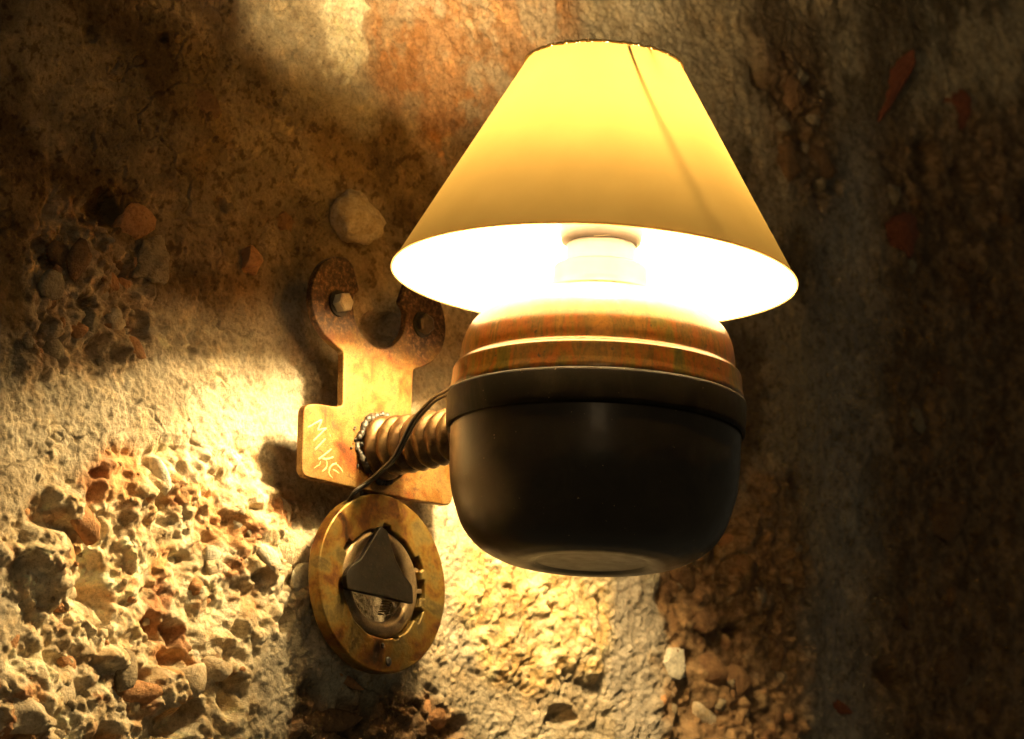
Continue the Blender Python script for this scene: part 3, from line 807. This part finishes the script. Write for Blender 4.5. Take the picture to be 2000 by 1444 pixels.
# dark triangular pointer
tri = [(-15.5, -62.0, 1), (-9.5, -64.2, 1.2), (-7.0, -71.0, 1), (-1.5, -81.5, 1), (4.5, -89.0, 1), (14.5, -96.5, 2.5), (15.5, -108.0, 1.2), (-44.0, -106.2, 1.2), (-45.5, -97.0, 2.5), (-41.5, -91.5, 2), (-33.0, -86.0, 2)]
tp = prism('triangular_plate', rounded(tri, 1, 3), RY - .0065, RY - .0022, M_tri, lamp, .0006)
for p in ((-13.0, -64.5), (12.5, -104.5), (-41.5, -101.5)):
    bm = bmesh.new(); bmesh.ops.create_cone(bm, cap_ends=True, segments=12, radius1=.002, radius2=.002, depth=.0060, matrix=Matrix.Translation((p[0] * MM, RY + .0005, p[1] * MM)) @ Matrix.Rotation(math.pi / 2, 4, 'X'))
    o = bm_obj('standoff', bm, M_dark, tp, True)
# clips bridging the right side of the opening
for (u, z, a) in ((29.5, -84.0, 10), (29.5, -97.0, -5), (27.5, -119, -30)):
    bm = bmesh.new(); bmesh.ops.create_cube(bm, size=1, matrix=Matrix.Translation((u * MM, RY + .0045, z * MM)) @ Matrix.Rotation(math.radians(a), 4, 'Y') @ Matrix.Diagonal((.007, .002, .0030, 1)))
    bm_obj('clip', bm, M_inner, ring, True, .0004)
# strap that carries the ring behind the plate's lower edge
prism('hanger_strap', rounded([(-11, -22), (7, -22), (8, -40), (-12, -40)], 2, 3), PF + .0059, PF + .0098, M_dark, lamp, .0006)
for o in (ring, tp): o.location += Vector((.0070, .0065, .0022))

# electric cord: two side by side conductors
cp = [(0.0, 15.0, -56.0), (-10.0, -4.0, -52.0), (-23.0, -22.0, -47.0), (-30.0, -33.5, -42.0), (-24.0, -39.5, -34.4), (-24.5, -52.9, -28.8), (-26.0, -64.2, -22.8), (-27.0, -71.8, -16.4), (-29.0, -79.3, -8.1), (-32.0, -88.8, -1.7), (-40.0, -105.3, 2.6), (-50.0, -122.9, 3.9), (-63.5, -144.0, 2.6), (-76, -165, .5), (-84, -185, -2.0)]
cp = [(u, y, z) for u, y, z in cp]
rk = random.Random(3)
cp = [(u + rk.uniform(-.5, .5), y + rk.uniform(-.4, .4), z + rk.uniform(-.4, .4)) for u, y, z in cp]
path = catmull([(u * MM, y * MM, z * MM) for u, y, z in cp], 8)
for s in (-1, 1):
    P2 = []
    for i, p in enumerate(path):
        T = (path[min(i + 1, len(path) - 1)] - path[max(i - 1, 0)]).normalized()
        n_ = T.cross(CF).normalized()
        tw = math.radians(20 + 35 * math.sin(i * .05))
        d = n_ * math.cos(tw) + T.cross(n_) * math.sin(tw)
        P2.append(p + d * s * .00105)
    own(tube('cord', P2, .00112, M_cord, None, 10))

# pot, band, lid
MP = tilt(1.0, 0)
body = [(88.8, -14)] + smooth_prof([(88.8, -20), (88.5, -40), (87.2, -56), (83.5, -70), (78.5, -82), (69.5, -92), (57, -98.8), (47, -101.6)], 6) + smooth_prof([(44, -102.0), (39, -101.8), (35, -100.8), (32, -100.2), (18, -99.6), (0, -99.4)], 4)
pot = own(lathe('pot_body', body, M_pot, None, 160, MP, wob=.003))
band = [(88.6, -20.6), (90.4, -21.2), (91.2, -20.4), (91.5, -18), (91.7, -2.2), (91.4, -.6), (90.3, 0), (88.8, -.4), (88.2, -3), (88.2, -19)]
own(lathe('pot_band', band, M_band, None, 160, MP, closed=True, wob=.003))
lid = [(86.5, -2.0), (89.9, -1.0), (90.4, 1.0), (90.0, 3.5)] + smooth_prof([(89.2, 6), (88.6, 12), (88.4, 14.6), (88.0, 16.2), (86.6, 17.6), (85.0, 18.8), (84.4, 21), (84.0, 27), (82.0, 36), (77.0, 45.0), (66, 54.0), (52, 61), (40, 64.0), (33.6, 65.5), (33.2, 66)], 6)
own(lathe('lid', lid, M_lid, None, 160, MP, wob=.002))
col = [(30, 64), (33, 65.0), (34, 66), (34, 67.5), (31, 69), (30.2, 71.5), (28.8, 72.5), (28.6, 82.5), (27.6, 83.6), (22, 84.0)]
collar = own(lathe('collar', col, M_cream, None, 96, MP))
hold = [(22.5, 83.0), (21.3, 84.5), (21.3, 96.5), (20.6, 97.6), (19.2, 98), (19.2, 110), (17.5, 112), (17, 120), (0, 120)]
own(lathe('lamp_holder', hold, M_white, None, 96, MP))
ballast = [(19, 97.5), (24.5, 99), (25.5, 104), (25.5, 108), (23, 116), (20, 120), (0, 120.5)]
own(lathe('bulb_base', ballast, M_white, None, 96, MP))
bulb = smooth_prof([(16, 119), (20, 124), (21.5, 140), (20.5, 158), (16.5, 178), (11.5, 195), (7, 207), (3, 212), (0, 213)], 4)
own(lathe('light_bulb', bulb, M_bulb, None, 48, MP))

# shade
MS = tilt(2.0, .145)
R0, Z0, R1, Z1 = 124.6, 77.0, 48.6, 213.0
def sh(t): return (R0 + (R1 - R0) * t, Z0 + (Z1 - Z0) * t)
shade = own(lathe('shade', [sh(k / 24) for k in range(25)], M_shade, None, 192, MS, wob=.0025))
def rim(r, z, w, h, name):
    p = [(r - w, z - h), (r + w, z - h), (r + w * 1.3, z), (r + w, z + h), (r - w, z + h)]
    o = lathe(name, p, M_trim, None, 192, MS, closed=True, wob=.0025); o.parent = shade; return o
dr = 0.3
own(lathe('bottom_hem', [(R0 - .3, Z0 - .9), (R0 + .7, Z0 - .7), (R0 + .9, Z0 + .1), (R0 + .35, Z0 + .9), (R0 - .1, Z0 + 1.1)], M_hem, None, 192, MS, wob=.0025), shade).location = (0, 0, 0)
# crinkled braid round the top opening
V, F = [], []
pts = []
for k in range(420):
    a = 2 * math.pi * k / 420
    r = R1 + .2 + random.uniform(-.35, .45); z = Z1 + .4 + random.uniform(-.5, .7)
    pts.append(MS @ Vector((AX + r * MM * math.cos(a), AY + r * MM * math.sin(a), z * MM)))
pts.append(pts[0])
o = tube('top_braid', pts, [random.uniform(.0006, .0013) for _ in pts], M_trim, shade, 7)
# wire carrier that clips the shade to the bulb: top spokes and two ribs down to the clip
for ang in (-104.0, 10.0, 130.0):
    a = math.radians(ang)
    pa = MS @ Vector((AX + (R1 - .8) * MM * math.cos(a), AY + (R1 - .8) * MM * math.sin(a), (Z1 - 1) * MM))
    a2 = a + math.radians(14)
    pb = Vector((AX + 22.5 * MM * math.cos(a2), AY + 22.5 * MM * math.sin(a2), .150))
    pc = Vector((AX + 21 * MM * math.cos(a2 + .1), AY + 21 * MM * math.sin(a2 + .1), .126))
    o = tube('carrier_wire', catmull([pa, pa.lerp(pb, .5) + Vector((0, 0, .002)), pb, pc], 6), .0010, M_wire, shade, 8)
a0, a1 = math.radians(-121), math.radians(-99)
pts = []
for k in range(13):
    t_ = k / 12; a = a0 + (a1 - a0) * t_; r, z = sh(.985 - .93 * t_)
    pts.append(MS @ Vector((AX + (r - 1.6 - 19 * t_) * MM * math.cos(a), AY + (r - 1.6 - 19 * t_) * MM * math.sin(a), z * MM)))
tube('shade_rib', pts, .0010, M_wire, shade, 8)
# thin broken wire loop near the holder
pts = [MP @ Vector((AX + 22.2 * MM * math.cos(a), AY + 22.2 * MM * math.sin(a), (99 + 1.5 * math.sin(3 * a)) * MM)) for a in [math.radians(-150 + k * 6) for k in range(46)]]
own(tube('holder_wire', pts, .0004, M_wire, None, 6))
